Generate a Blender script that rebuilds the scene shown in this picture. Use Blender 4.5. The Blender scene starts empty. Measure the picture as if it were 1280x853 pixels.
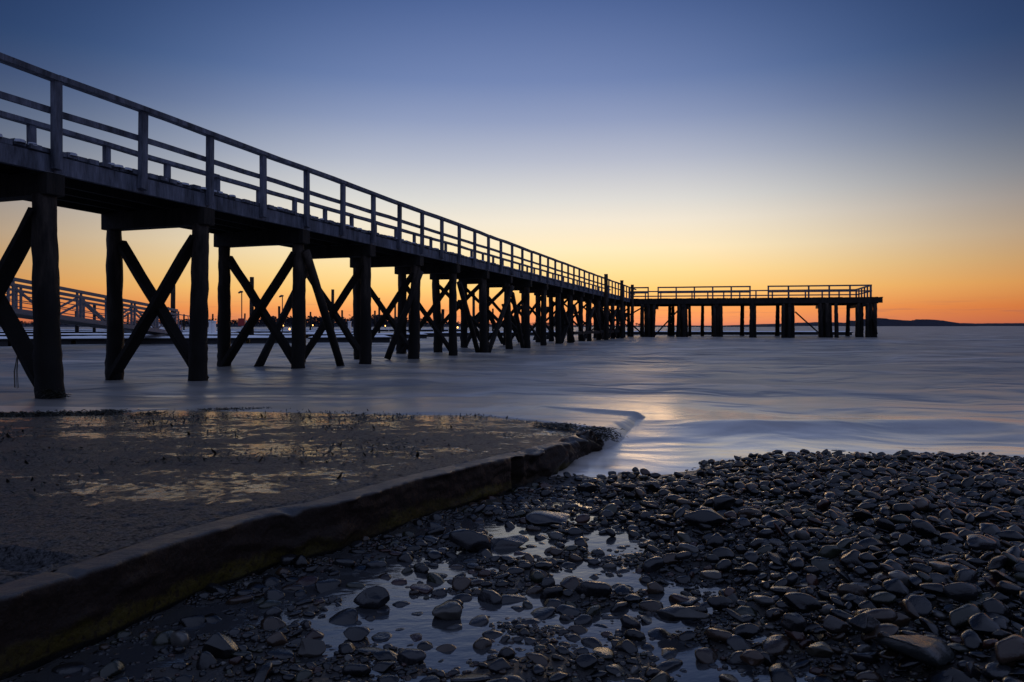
import bpy, math, random
import numpy as np
from mathutils import Vector, Matrix, noise

random.seed(7)
rng = np.random.default_rng(11)
sc = bpy.context.scene
col = sc.collection
R = math.radians

# ------------------------------------------------------------------ basics
F = 853.3            # focal length in photo pixels (24 mm on 36 mm)
EYE = 1.09           # camera height
YH = 407.5           # horizon row in the photo
SEA = -0.02          # still water level
TAN = 0.3265
TH = math.atan(TAN)                       # bearing of the pier
D = Vector((math.sin(TH), math.cos(TH), 0))   # along the pier, out to sea
N = Vector((-math.cos(TH), math.sin(TH), 0))  # across the pier, to the far side


def srgb(r, g, b):
    f = lambda c: c / 12.92 if c <= 0.04045 else ((c + 0.055) / 1.055) ** 2.4
    return (f(r / 255), f(g / 255), f(b / 255), 1)


def at(px, py, y):
    """point at distance y in front of the tripod"""
    return Vector(((px - 640) / F * y, y, EYE - (py - YH) / F * y))


def tag(o, label=None, cat=None, group=None, kind=None):
    for k, v in (('label', label), ('category', cat), ('group', group), ('kind', kind)):
        if v:
            o[k] = v
    return o


def empty(name, loc=(0, 0, 0)):
    o = bpy.data.objects.new(name, None)
    o.empty_display_size = 0.2
    o.location = loc
    col.objects.link(o)
    return o


class MB:
    def __init__(s):
        s.v, s.f = [], []

    def add(s, vs, fs):
        n = len(s.v)
        s.v += [tuple(v) for v in vs]
        s.f += [tuple(i + n for i in f) for f in fs]

    def box(s, c, ax, ay, az):
        """centre and three half-axis vectors"""
        c, ax, ay, az = Vector(c), Vector(ax), Vector(ay), Vector(az)
        vs = [c + ax * i + ay * j + az * k for i in (-1, 1) for j in (-1, 1) for k in (-1, 1)]
        s.add(vs, [(0, 1, 3, 2), (4, 6, 7, 5), (0, 4, 5, 1), (2, 3, 7, 6), (0, 2, 6, 4), (1, 5, 7, 3)])

    def bar(s, a, b, w, h, up=Vector((0, 0, 1)), wob=0.0, seg=1):
        """rectangular timber from a to b, w along side, h along up"""
        a, b = Vector(a), Vector(b)
        d = (b - a).normalized()
        sd = d.cross(up).normalized()
        u = sd.cross(d).normalized()
        n0 = len(s.v)
        for i in range(seg + 1):
            t = i / seg
            p = a.lerp(b, t)
            o = sd * random.uniform(-wob, wob) + u * random.uniform(-wob, wob)
            for (x, y) in ((-1, -1), (1, -1), (1, 1), (-1, 1)):
                j = sd * random.uniform(-wob, wob) * .4 + u * random.uniform(-wob, wob) * .4
                s.v.append(tuple(p + o + j + sd * (x * w / 2) + u * (y * h / 2)))
        for i in range(seg):
            q = n0 + i * 4
            for k in range(4):
                k2 = (k + 1) % 4
                s.f.append((q + k, q + k2, q + 4 + k2, q + 4 + k))
        s.f.append((n0 + 3, n0 + 2, n0 + 1, n0))
        e = n0 + seg * 4
        s.f.append((e, e + 1, e + 2, e + 3))

    def tube(s, pts, rad, seg=10, rough=0.0, fr=3.0, seed=0, barn=0.0):
        pts = [Vector(p) for p in pts]
        n0 = len(s.v)
        for i, p in enumerate(pts):
            d = (pts[min(i + 1, len(pts) - 1)] - pts[max(i - 1, 0)]).normalized()
            ref = Vector((0, 1, 0)) if abs(d.y) < .9 else Vector((1, 0, 0))
            a = d.cross(ref).normalized()
            b = d.cross(a)
            r = rad[i] if isinstance(rad, (list, tuple)) else rad
            for k in range(seg):
                t = 2 * math.pi * k / seg
                q = a * math.cos(t) + b * math.sin(t)
                rr = r * (1 + rough * noise.noise(Vector((q.x * 1.7 + seed, q.y * 1.7, p.z * fr + q.z))) + (barn * max(0, noise.noise(Vector((q.x * 4 + seed, q.y * 4, p.z * 9)))) if p.z < -2.4 else 0))
                s.v.append(tuple(p + q * rr))
        m = len(pts)
        for i in range(m - 1):
            for k in range(seg):
                k2 = (k + 1) % seg
                s.f.append((n0 + i * seg + k, n0 + i * seg + k2, n0 + (i + 1) * seg + k2, n0 + (i + 1) * seg + k))
        s.f.append(tuple(n0 + k for k in range(seg))[::-1])
        s.f.append(tuple(n0 + (m - 1) * seg + k for k in range(seg)))

    def build(s, name, m, parent=None, smooth=False, bevel=0):
        me = bpy.data.meshes.new(name)
        me.from_pydata(s.v, [], s.f)
        me.materials.append(m)
        if smooth:
            me.polygons.foreach_set('use_smooth', [True] * len(me.polygons))
        me.update()
        o = bpy.data.objects.new(name, me)
        col.objects.link(o)
        if parent is not None:
            o.parent = parent
        if bevel:
            b = o.modifiers.new('bevel', 'BEVEL')
            b.width = bevel
            b.segments = 2
            b.limit_method = 'ANGLE'
        return o


def np_mesh(name, V, Q, m, parent=None, smooth=True):
    me = bpy.data.meshes.new(name)
    me.vertices.add(len(V))
    me.vertices.foreach_set('co', np.asarray(V, np.float32).ravel())
    Q = np.asarray(Q, np.int32)
    k = Q.shape[1]
    me.loops.add(Q.size)
    me.loops.foreach_set('vertex_index', Q.ravel())
    me.polygons.add(len(Q))
    me.polygons.foreach_set('loop_start', np.arange(0, Q.size, k, dtype=np.int32))
    me.polygons.foreach_set('loop_total', np.full(len(Q), k, np.int32))
    me.polygons.foreach_set('use_smooth', np.full(len(Q), smooth))
    me.materials.append(m)
    me.update(calc_edges=True)
    me.validate()
    o = bpy.data.objects.new(name, me)
    col.objects.link(o)
    if parent is not None:
        o.parent = parent
    return o


def grid_quads(nu, nv):
    i = np.arange(nu - 1)[:, None] * nv + np.arange(nv - 1)[None, :]
    return np.stack([i, i + nv, i + nv + 1, i + 1], -1).reshape(-1, 4)


# value noise on numpy arrays -------------------------------------------------
_T = rng.random((256, 256))


def vnoise(x, y, seed=0):
    x = np.asarray(x) + seed * 17.31
    y = np.asarray(y) + seed * 9.73
    xi, yi = np.floor(x).astype(int), np.floor(y).astype(int)
    fx, fy = x - xi, y - yi
    fx, fy = fx * fx * (3 - 2 * fx), fy * fy * (3 - 2 * fy)
    g = lambda a, b: _T[a & 255, b & 255]
    return (g(xi, yi) * (1 - fx) + g(xi + 1, yi) * fx) * (1 - fy) + (g(xi, yi + 1) * (1 - fx) + g(xi + 1, yi + 1) * fx) * fy - .5


def fbm(x, y, oct=4, seed=0):
    t, a = 0, 1.0
    for k in range(oct):
        t = t + a * vnoise(x * 2 ** k, y * 2 ** k, seed + k)
        a *= .5
    return t


def sstep(a, b, x):
    t = np.clip((np.asarray(x, float) - a) / (b - a), 0, 1)
    return t * t * (3 - 2 * t)


# ------------------------------------------------------------------ materials
class NT:
    def __init__(s, name):
        s.m = bpy.data.materials.new(name)
        s.m.use_nodes = True
        s.t = s.m.node_tree
        s.b = s.t.nodes['Principled BSDF']

    def n(s, typ, **kw):
        o = s.t.nodes.new(typ)
        for k, v in kw.items():
            if hasattr(o, k) and k not in ('Scale',):
                setattr(o, k, v)
            else:
                o.inputs[k].default_value = v
        return o

    def l(s, a, b):
        s.t.links.new(a, b)

    def coords(s, scale=(1, 1, 1), world=True):
        if world:
            g = s.n('ShaderNodeNewGeometry').outputs['Position']
        else:
            g = s.n('ShaderNodeTexCoord').outputs['Object']
        mp = s.n('ShaderNodeMapping')
        mp.inputs['Scale'].default_value = scale
        s.l(g, mp.inputs['Vector'])
        return mp.outputs[0]

    def noise(s, co, scale, detail=4, rough=.55):
        o = s.n('ShaderNodeTexNoise')
        o.inputs['Scale'].default_value = scale
        o.inputs['Detail'].default_value = detail
        o.inputs['Roughness'].default_value = rough
        s.l(co, o.inputs['Vector'])
        return o.outputs['Fac']

    def ramp(s, fac, stops, interp='LINEAR'):
        o = s.n('ShaderNodeValToRGB')
        o.color_ramp.interpolation = interp
        e = o.color_ramp.elements
        while len(e) < len(stops):
            e.new(.5)
        for el, (p, c) in zip(e, stops):
            el.position = p
            el.color = c if len(c) == 4 else (*c, 1)
        s.l(fac, o.inputs[0])
        return o.outputs[0]

    def mix(s, fac, a, b, mode='MIX'):
        o = s.n('ShaderNodeMix', data_type='RGBA', blend_type=mode)
        for sock, v in ((o.inputs[0], fac), (o.inputs[6], a), (o.inputs[7], b)):
            if isinstance(v, bpy.types.NodeSocket):
                s.l(v, sock)
            else:
                sock.default_value = v if not isinstance(v, tuple) or len(v) == 4 else (*v, 1)
        return o.outputs[2]

    def math(s, op, a, b=0.0, c=None):
        o = s.n('ShaderNodeMath', operation=op)
        for i, v in enumerate((a, b) if c is None else (a, b, c)):
            if isinstance(v, bpy.types.NodeSocket):
                s.l(v, o.inputs[i])
            else:
                o.inputs[i].default_value = v
        return o.outputs[0]

    def maprange(s, v, a, b, c=0, d=1):
        o = s.n('ShaderNodeMapRange')
        s.l(v, o.inputs[0])
        for i, x in enumerate((a, b, c, d)):
            o.inputs[i + 1].default_value = x
        return o.outputs[0]

    def bump(s, h, strength, dist, prev=None):
        o = s.n('ShaderNodeBump')
        o.inputs['Strength'].default_value = strength
        o.inputs['Distance'].default_value = dist
        s.l(h, o.inputs['Height'])
        if prev is not None:
            s.l(prev, o.inputs['Normal'])
        return o.outputs[0]

    def set(s, color=None, rough=None, normal=None, **kw):
        for nm, v in (('Base Color', color), ('Roughness', rough), ('Normal', normal)):
            if v is None:
                continue
            if isinstance(v, bpy.types.NodeSocket):
                s.l(v, s.b.inputs[nm])
            else:
                s.b.inputs[nm].default_value = v if not isinstance(v, tuple) or len(v) == 4 else (*v, 1)
        for k, v in kw.items():
            s.b.inputs[k.replace('_', ' ')].default_value = v
        return s.m


M = {}


def wood_mat(name, dark, light, frost, tide):
    t = NT(name)
    co = t.coords((1, 1, 1))
    n1 = t.noise(t.coords((3, 3, .6)), 2.2, 6, .6)
    n2 = t.noise(t.coords((14, 14, 2)), 3.0, 5, .65)
    c = t.mix(t.ramp(n1, [(.35, (0, 0, 0)), (.68, (1, 1, 1))]), dark, light)
    c = t.mix(.55, c, t.ramp(n2, [(.3, (.35, .33, .32)), (.7, (1, 1, 1))]), 'MULTIPLY')
    g = t.n('ShaderNodeNewGeometry')
    sx = t.n('ShaderNodeSeparateXYZ')
    t.l(g.outputs['Normal'], sx.inputs[0])
    pz = t.n('ShaderNodeSeparateXYZ')
    t.l(g.outputs['Position'], pz.inputs[0])
    if tide:   # weed and wet up to the high-water mark
        zz = t.math('ADD', pz.outputs[2], t.math('MULTIPLY', t.math('SUBTRACT', n1, .5), 1.6))
        c = t.mix(t.maprange(zz, 1.3, 2.9, 1, 0), c, (.006, .005, .004))
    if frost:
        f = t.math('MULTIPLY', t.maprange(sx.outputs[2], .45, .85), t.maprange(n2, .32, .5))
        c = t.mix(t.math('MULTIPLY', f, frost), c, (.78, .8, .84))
    nb = t.bump(t.math('ADD', n2, n1), .6, .02)
    M[name] = t.set(c, .75, nb)
    t.b.inputs['Specular IOR Level'].default_value = .25


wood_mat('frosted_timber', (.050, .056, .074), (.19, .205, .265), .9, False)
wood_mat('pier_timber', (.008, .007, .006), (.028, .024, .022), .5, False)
wood_mat('pile_wood', (.009, .007, .006), (.080, .062, .050), 0, True)
wood_mat('wet_timber', (.006, .0045, .004), (.020, .015, .012), 0, True)


def plain(name, color, rough=.6, spec=.5, var=.3, scale=6):
    t = NT(name)
    n = t.noise(t.coords(), scale, 5)
    lo = tuple(c * (1 - var) for c in color)
    hi = tuple(min(1, c * (1 + var)) for c in color)
    M[name] = t.set(t.mix(n, lo, hi), rough, t.bump(n, .4, .02))
    t.b.inputs['Specular IOR Level'].default_value = spec


plain('snow', (.80, .82, .86), .8, .3, .06, 3)
plain('thin_snow', (.34, .36, .42), .8, .3, .15, 9)
plain('dock_float', (.02, .02, .022), .7)
plain('aluminium', (.12, .125, .15), .45, .5, .1)
plain('dark_steel', (.03, .03, .035), .5)
plain('white_paint', (.75, .75, .76), .5, .5, .08)
plain('blue_plastic', (.02, .06, .25), .4)
plain('red_paint', (.35, .03, .03), .5)
plain('weed', (.016, .014, .006), .45, .5, .5, 30)
plain('rope', (.10, .09, .07), .8)
plain('far_wood', (.030, .030, .038), .9, .1, .4, .05)
plain('far_land', (.035, .036, .05), .9, .1, .3, .01)

t = NT('lamp_glow')
t.set((.9, .7, .4))
t.b.inputs['Emission Color'].default_value = (1, .45, .10, 1)
t.b.inputs['Emission Strength'].default_value = 5.0
M['lamp_glow'] = t.m

# --- stones
def stone_mat(name, attr):
    t = NT(name)
    if attr:
        a = t.n('ShaderNodeAttribute')
        a.attribute_name = 'tint'
        base = a.outputs['Color']
        co = t.coords()
    else:
        a = t.n('ShaderNodeObjectInfo')
        base = a.outputs['Color']
        co = t.coords()
    n1 = t.noise(co, 22, 6, .65)
    n2 = t.noise(co, 120, 3, .6)
    c = t.mix(.8, base, t.ramp(n1, [(.30, (.07, .07, .073)), (.70, (.34, .325, .31))]), 'MULTIPLY')
    r = t.maprange(n1, .3, .7, .08, .26)
    nb = t.bump(n1, .35, .010, t.bump(n2, .25, .003))
    M[name] = t.set(c, r, nb)


stone_mat('wet_stone', False)
stone_mat('wet_stones', True)

# --- wet sediment
t = NT('wet_sediment')
co = t.coords()
n1 = t.noise(co, 3.5, 5)
n2 = t.noise(co, 70, 6, .7)
n3 = t.noise(co, 260, 3, .7)
c = t.mix(n2, (.012, .011, .011), (.05, .046, .044))
t.set(c, t.maprange(n2, .35, .65, .22, .6), t.bump(n2, .8, .012, t.bump(n3, .6, .004)))
M['wet_sediment'] = t.m

# --- seep water lying between the stones
t = NT('seep_water')
n1 = t.noise(t.coords((1, 1.8, 1)), 9, 4, .5)
n2 = t.noise(t.coords((1, 1.6, 1)), 42, 3, .5)
t.set((.03, .032, .036), .08, t.bump(n1, .20, .008, t.bump(n2, .10, .002)), IOR=1.65)
M['seep_water'] = t.m

# --- concrete
t = NT('wet_concrete')
co = t.coords()
n1 = t.noise(t.coords((.8, 2.0, 1)), 1.5, 7, .68)
n2 = t.noise(co, 70, 4, .8)
n3 = t.noise(t.coords((1, 1.5, 1)), 9, 5, .75)
wa = t.n('ShaderNodeAttribute')
wa.attribute_name = 'wet'
wet = t.maprange(t.math('ADD', wa.outputs['Fac'], t.math('MULTIPLY', t.math('SUBTRACT', t.noise(t.coords((1, 1.3, 1)), 48, 3, .7), .5), 2.6)), .16, .72)
c = t.mix(n1, (.030, .031, .034), (.080, .080, .085))
c = t.mix(.9, c, t.ramp(n2, [(.36, (.10, .10, .11)), (.62, (1.5, 1.48, 1.45))]), 'MULTIPLY')
c = t.mix(t.ramp(n3, [(.60, (0, 0, 0)), (.67, (1, 1, 1))]), c, (.007, .007, .006))
c = t.mix(t.math('MULTIPLY', wet, .6), c, (.010, .010, .011))
rr = t.math('ADD', t.maprange(wet, 0, 1, .46, .16), t.maprange(n3, .57, .66, 0, .4))
hh_ = t.math('MULTIPLY', n2, t.maprange(wet, 0, 1, 1.0, .22))
t.set(c, rr, t.bump(hh_, 1.0, .030))
sp_ = t.math('MULTIPLY', t.maprange(wet, 0, 1, .50, 1.0), t.maprange(n2, .40, .56, .06, 1.0))
sp_ = t.math('MAXIMUM', sp_, t.math('MULTIPLY', wet, .5))
t.l(sp_, t.b.inputs['Specular IOR Level'])
t.l(t.math('MULTIPLY', t.maprange(wet, .3, 1), .55), t.b.inputs['Coat Weight'])
t.b.inputs['Coat IOR'].default_value = 1.6
t.b.inputs['Coat Roughness'].default_value = .16
M['wet_concrete'] = t.m

t = NT('edge_concrete')
co = t.coords()
n1 = t.noise(co, 5, 6, .65)
n2 = t.noise(co, 45, 5, .7)
pz = t.n('ShaderNodeAttribute')
pz.attribute_name = 'drop'           # depth below the top edge, metres
d1 = t.math('ADD', pz.outputs['Fac'], t.math('MULTIPLY', t.math('SUBTRACT', n2, .5), .012))
d0 = t.math('ADD', pz.outputs['Fac'], t.math('MULTIPLY', t.math('SUBTRACT', n1, .5), .16))
n5 = t.noise(co, 1.1, 3)
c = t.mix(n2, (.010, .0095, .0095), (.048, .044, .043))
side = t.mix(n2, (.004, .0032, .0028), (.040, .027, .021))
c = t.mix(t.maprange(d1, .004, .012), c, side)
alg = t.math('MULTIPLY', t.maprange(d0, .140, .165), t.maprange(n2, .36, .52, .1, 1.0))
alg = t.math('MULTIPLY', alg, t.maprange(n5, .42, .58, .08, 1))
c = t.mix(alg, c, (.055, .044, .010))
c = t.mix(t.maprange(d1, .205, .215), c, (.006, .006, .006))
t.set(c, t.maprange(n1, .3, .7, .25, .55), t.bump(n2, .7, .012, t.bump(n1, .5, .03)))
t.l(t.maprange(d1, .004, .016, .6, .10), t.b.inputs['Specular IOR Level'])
M['edge_concrete'] = t.m

# --- sea: long-exposure smooth, milky
def sea_mat(name):
    t = NT(name)
    wob = t.n('ShaderNodeTexNoise')
    wob.inputs['Scale'].default_value = .35
    co = t.coords((1, 1, 1))
    t.l(co, wob.inputs['Vector'])
    def warped(sc, amt):
        a = t.n('ShaderNodeVectorMath', operation='MULTIPLY_ADD')
        t.l(wob.outputs['Color'], a.inputs[0])
        a.inputs[1].default_value = (amt, amt, 0)
        t.l(co, a.inputs[2])
        m = t.n('ShaderNodeMapping')
        m.inputs['Scale'].default_value = sc
        t.l(a.outputs[0], m.inputs['Vector'])
        return m.outputs[0]
    s1 = t.noise(warped((.30, .62, 1), 2.5), 1.0, 4, .55)
    s2 = t.noise(warped((.07, .17, 1), 5), 1.0, 4, .55)
    s3 = t.noise(warped((.9, 2.0, 1), 1.5), 1.3, 4, .55)
    a = t.n('ShaderNodeAttribute')
    a.attribute_name = 'foam'
    fo = a.outputs['Fac']
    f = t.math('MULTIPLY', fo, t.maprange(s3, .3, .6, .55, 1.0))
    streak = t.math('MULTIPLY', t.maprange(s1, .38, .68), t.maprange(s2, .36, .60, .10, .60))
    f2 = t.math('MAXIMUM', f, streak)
    c = t.mix(f2, (.13, .128, .125), (.80, .73, .66))  # foam tone, warmed so the colour also carries reflected cream sky
    r = t.math('SUBTRACT', t.maprange(s2, .35, .65, .40, .55), t.math('MULTIPLY', fo, .34))
    nb = t.bump(s1, .72, .24, t.bump(s2, .8, 1.2, t.bump(s3, .45, .05)))
    for nd in t.t.nodes:      # the shallows lie smoother than the open water
        if nd.type == 'BUMP':
            k0 = nd.inputs['Strength'].default_value
            t.l(t.maprange(fo, 0, .7, k0, k0 * .25), nd.inputs['Strength'])
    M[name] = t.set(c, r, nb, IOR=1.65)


sea_mat('sea_water')

# ------------------------------------------------------------------ ramp plane and ground
EPX = [(0, 747), (127, 707), (232, 672), (340, 641), (420, 627), (529, 596), (642, 570), (704, 554), (752, 537), (796, 522)]


def ramp_hit(px, py):
    y = (EYE - .45) / ((py - YH) / F - .05)
    return y, (px - 640) / F * y


EDGE = [(-4.9, -4.35), (0.6, -1.88)] + [ramp_hit(*p) for p in EPX] + [(9.8, 2.45), (11, 3.1)]
_ey = np.array([e[0] for e in EDGE])
_ex = np.array([e[1] for e in EDGE])


def edge_x(y):
    return np.interp(y, _ey, _ex)


def ramp_z(y):
    return .05 * (9 - np.asarray(y, float))


def shore_y(x):
    return np.interp(x, [-.6, .05, .35, .6, 1.0, 1.4, 1.75, 2.1, 2.6, 3.4, 4.2, 7, 12], [4.6, 4.65, 4.65, 4.7, 4.8, 5.0, 5.4, 5.62, 5.68, 5.6, 5.45, 5.7, 6.0])


def ground(x, y, rough=True):
    x = np.asarray(x, float)
    y = np.asarray(y, float)
    low = .05 * (9 - y) - .205 - .02
    dist = shore_y(x) - y
    bank = SEA + .012 + np.where(dist > 0, .085 * dist + .012 * np.minimum(dist, 1.0) , .09 * dist)
    w = sstep(.15, 1.15, x + .12 * np.sin(y * 2.1) - .05 * (4 - y))
    z = low * (1 - w) + bank * w
    z = np.where(y > shore_y(x), np.minimum(z, SEA + .008 - .05 * (y - shore_y(x))), z)
    if rough:
        z = z + .042 * fbm(x * 3.8, y * 5.2, 3, 3) + .013 * vnoise(x * 11, y * 13, 5) + .004 * vnoise(x * 33, y * 38, 6)
    return z


def gz(x, y):
    return float(ground(x, y))


def ground_hit(px, py):
    a, b = .8, 9.0
    for _ in range(40):
        m = (a + b) / 2
        x = (px - 640) / F * m
        if EYE - (py - YH) / F * m > float(ground(x, m, False)):
            a = m
        else:
            b = m
    return (px - 640) / F * a, a


# beach ground: fine where seen, coarse beyond
def sheet(name, xs, ys, zf, m, keep=None):
    X, Y = np.meshgrid(xs, ys, indexing='ij')
    Z = zf(X, Y)
    V = np.stack([X, Y, Z], -1).reshape(-1, 3)
    Q = grid_quads(len(xs), len(ys))
    if keep is not None:
        k = keep(X, Y).reshape(-1)
        Q = Q[k[Q].all(1)]
        used = np.unique(Q)
        mp = np.full(len(V), -1)
        mp[used] = np.arange(len(used))
        V, Q = V[used], mp[Q]
    return np_mesh(name, V, Q, m)


xs = np.concatenate([np.arange(-30, -4, 1.0), np.arange(-4, -2, .1), np.arange(-2, 5, .025), np.arange(5, 10, .12), np.arange(10, 31, 1.0)])
ys = np.concatenate([np.arange(-30, -4, 1.0), np.arange(-4, .8, .12), np.arange(.8, 6.2, .025), np.arange(6.2, 12, .25), np.arange(12, 40, 4.0)])
g = sheet('beach', xs, ys, ground, M['wet_sediment'])
tag(g, kind='structure')

# seep water: follows the beach's fall, the uneven sediment breaks through it
px_ = np.arange(-2.2, 2.0, .03)
py_ = np.arange(1.0, 4.75, .03)


def seep_z(X, Y):
    return ground(X, Y, False) + .005 + .004 * vnoise(X * 1.3, Y * 1.3, 21) - .034 * sstep(.30, 1.0, X - .12 * (4 - Y)) + .003 * sstep(.5, .0, X - edge_x(Y)) - .06 * sstep(4.2, 4.7, Y + .12 * np.sin(X * 7))


p = sheet('puddle', px_, py_, seep_z, M['seep_water'], lambda X, Y: X > edge_x(Y) + .03)
tag(p, kind='structure')

# ------------------------------------------------------------------ concrete ramp
root = empty('boat_ramp', (-2.5, 4.5, ramp_z(4.5)))
tag(root, 'wet concrete boat ramp sloping down into the sea with a worn raised edge', 'boat ramp')
yy = np.concatenate([np.arange(-4.8, 1.2, .15), np.arange(1.2, 7.4, .014), np.arange(7.4, 10.5, .05)])
vv = np.concatenate([np.arange(.12, 3.2, .014), np.arange(3.2, 7, .03), np.arange(7, 13, .2)]) if True else np.concatenate([np.arange(1.2, 5, .05), np.arange(5, 13, .2)])
YY, VV = np.meshgrid(yy, vv, indexing='ij')
nx = math.cos(math.atan(.5))
# inward direction (left and a little away)
XX = edge_x(YY) - VV * .93
Y2 = YY + VV * .33
WET = -.04 + .55 * fbm(XX * .9, Y2 * 1.9, 4, 8) + .42 * fbm(XX * 5, Y2 * 8, 4, 14) + .45 * vnoise(XX * 33, Y2 * 40, 16) - .08 * sstep(5.2, 3.6, Y2) + .20 * sstep(5.5, 7.5, Y2) + .55 * sstep(7.2, 8.6, Y2) - .30 * sstep(3.6, 2.2, Y2) - .25 * sstep(.45, .0, VV)
WET = sstep(-.05, .30, WET)
grain = (1 + .8 * sstep(4.2, 2.4, Y2)) * .004 * vnoise(XX * 24, Y2 * 24, 9) + .0050 * vnoise(XX * 58, Y2 * 58, 12) + .0035 * vnoise(XX * 31 + 7, Y2 * 31, 15)
Z2 = ramp_z(Y2) + .006 * fbm(XX * 1.7, Y2 * 1.7, 3, 8) * (1 - .6 * WET) + grain * (1 - WET * .80) - .004 - .002 * WET - .005 * sstep(.165, .14, VV)
# transverse joint with a recess
jd = Y2 - (2.155 + (-1.43 - XX) * .34)
Z2 = Z2 - .030 * sstep(.085, .05, np.abs(jd + .02)) * sstep(.16, .2, VV) + .012 * sstep(.03, .01, np.abs(jd - .075)) * sstep(.16, .2, VV)
Z2 = Z2 - .022 * sstep(.055, .03, np.abs(jd + .19)) * sstep(.22, .27, VV)
Z2 = Z2 - .02 * sstep(5.0, 6.2, YY) * sstep(.8, .12, VV) * (1 + 1.2 * fbm(XX * 6, Y2 * 6, 3, 31))
o = np_mesh('slab', np.stack([XX, Y2, Z2], -1).reshape(-1, 3), grid_quads(len(yy), len(vv)), M['wet_concrete'], root)
o.location = -root.location
at_ = o.data.attributes.new('wet', 'FLOAT', 'POINT')
at_.data.foreach_set('value', WET.ravel().astype(np.float32))
# edge beam swept along the edge
prof = [(.135, -.03), (.135, -.010), (.11, -.003), (.08, -.003), (.055, -.003), (.03, -.003), (.009, -.004), (.002, -.009), (0, -.020)] + [(-.002 - .012 * k / 26, -.018 - .35 * k / 26) for k in range(1, 27)]
uy = np.concatenate([np.arange(-4.8, 1.0, .12), np.arange(1.0, 6.5, .016), np.arange(6.5, 8.4, .05)])
P = np.array(prof)
UY, PV = np.meshgrid(uy, P[:, 0], indexing='ij')
_, PZ = np.meshgrid(uy, P[:, 1], indexing='ij')
ex = edge_x(UY) + .012 * fbm(UY * 3, UY * 0, 3, 40)
rag = sstep(4.5, 4.75, UY) + .9 * sstep(5.2, 6.0, UY)
chip = .010 * fbm(UY * 7, PZ * 9, 4, 41) + .006 * vnoise(UY * 34, PZ * 34, 44) + .016 * sstep(.15, .50, fbm(UY * 4.5, PZ * 14, 3, 48)) + .012 * sstep(.05, .30, fbm(UY * 11, UY * 0, 3, 49)) * sstep(-.035, -.004, PZ)
rg = rag * (.10 * fbm(UY * 5, PZ * 6 + PV * 3, 4, 42) - .03)
dz = rag * .035 * fbm(UY * 7, PV * 7, 4, 47) - .02 * rag - .02 * sstep(.05, 0, np.abs(UY - 2.93)) * sstep(.09, .0, PV) * 1.0
chip = chip + sstep(2.6, 3.4, UY) * (.014 * np.abs(fbm(UY * 16, PZ * 16, 3, 52)) + .016 * sstep(.0, .25, fbm(UY * 8, UY * 0, 3, 53)) * sstep(-.05, -.004, PZ))
notch = sstep(.10, .03, np.abs(UY - 4.62)) * .10 * sstep(.0, -.03, PZ)
joint = sstep(.018, .006, np.abs(UY - 2.06)) * .010
out = PV * 1.0 - chip * sstep(.05, .0, PV) - rg * sstep(.14, 0, PV) + notch
EXx = ex - out * .93
EYy = UY + out * .33
EZz = ramp_z(EYy) + PZ + .003 * vnoise(UY * 8, PV * 30, 45) + .0035 * vnoise(UY * 42, PV * 42, 46) + dz * sstep(.14, .02, PV) - joint * (PZ > -.03)
nU, nP = len(uy), len(prof)
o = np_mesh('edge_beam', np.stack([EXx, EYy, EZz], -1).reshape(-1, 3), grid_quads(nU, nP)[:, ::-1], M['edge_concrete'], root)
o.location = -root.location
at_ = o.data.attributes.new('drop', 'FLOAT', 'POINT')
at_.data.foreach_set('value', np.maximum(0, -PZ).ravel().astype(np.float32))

# ------------------------------------------------------------------ sea
ys = 4.0 * (8000 / 4.0) ** (np.linspace(0, 1, 420))
us = np.linspace(-1, 1, 320)
UU, YS = np.meshgrid(us, ys, indexing='ij')
XS = UU * (7 + 1.6 * YS)


def sea_z(X, Y):
    near = sstep(120, 15, Y)
    sw = .19 * fbm(X * .13 + .06 * Y, Y * .42, 3, 60) + .025 * fbm(X * .4, Y * 1.3, 2, 63)
    calm = sstep(5, 9, Y) * .8 + .2
    ridge = .06 * np.exp(-((Y - 7.3 - .12 * (X - 2.6)) / .32) ** 2) * sstep(1.2, 2.4, X) * sstep(6.5, 4.5, X)
    return SEA + sw * near * calm + ridge


ZS = sea_z(XS, YS)
sea = np_mesh('sea', np.stack([XS, YS, ZS], -1).reshape(-1, 3), grid_quads(len(us), len(ys)), M['sea_water'])
dsh = YS - shore_y(XS)
foam = sstep(.7, .05, dsh) * .25 * sstep(-.3, .6, XS) + sstep(2.4, .1, dsh) * .45 * sstep(-.3, .6, XS) + .42 * sstep(9, 1, dsh) * sstep(-4, 1, XS) + .12 * sstep(30, 8, dsh)  # shore foam, spread wider to paint reflected sky brightness on near water
at_ = sea.data.attributes.new('foam', 'FLOAT', 'POINT')
at_.data.foreach_set('value', np.clip(foam, 0, 1).ravel().astype(np.float32))
tag(sea, kind='structure')

# swash: thin sheet of water running back off the ramp, falling over its edge
SW = [(-14, 7.7)] + [ramp_hit(*p)[::-1] for p in ((-300, 520), (0, 520), (100, 518))] + [(-4.6, 8.75), (-3.9, 9.15), (-2.8, 9.2), (-2.0, 9.1)] + [ramp_hit(*p)[::-1] for p in ((520, 513), (600, 519), (680, 528), (743, 535))] + [(.98, 6.3), (1.3, 6.7)]
_sx = np.array([s[0] for s in SW])
_sy = np.array([s[1] for s in SW])
sx_ = np.concatenate([np.arange(-13, -6, .15), np.arange(-6, 2.6, .03)])
sy_ = np.arange(5.9, 11.4, .03)


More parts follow.
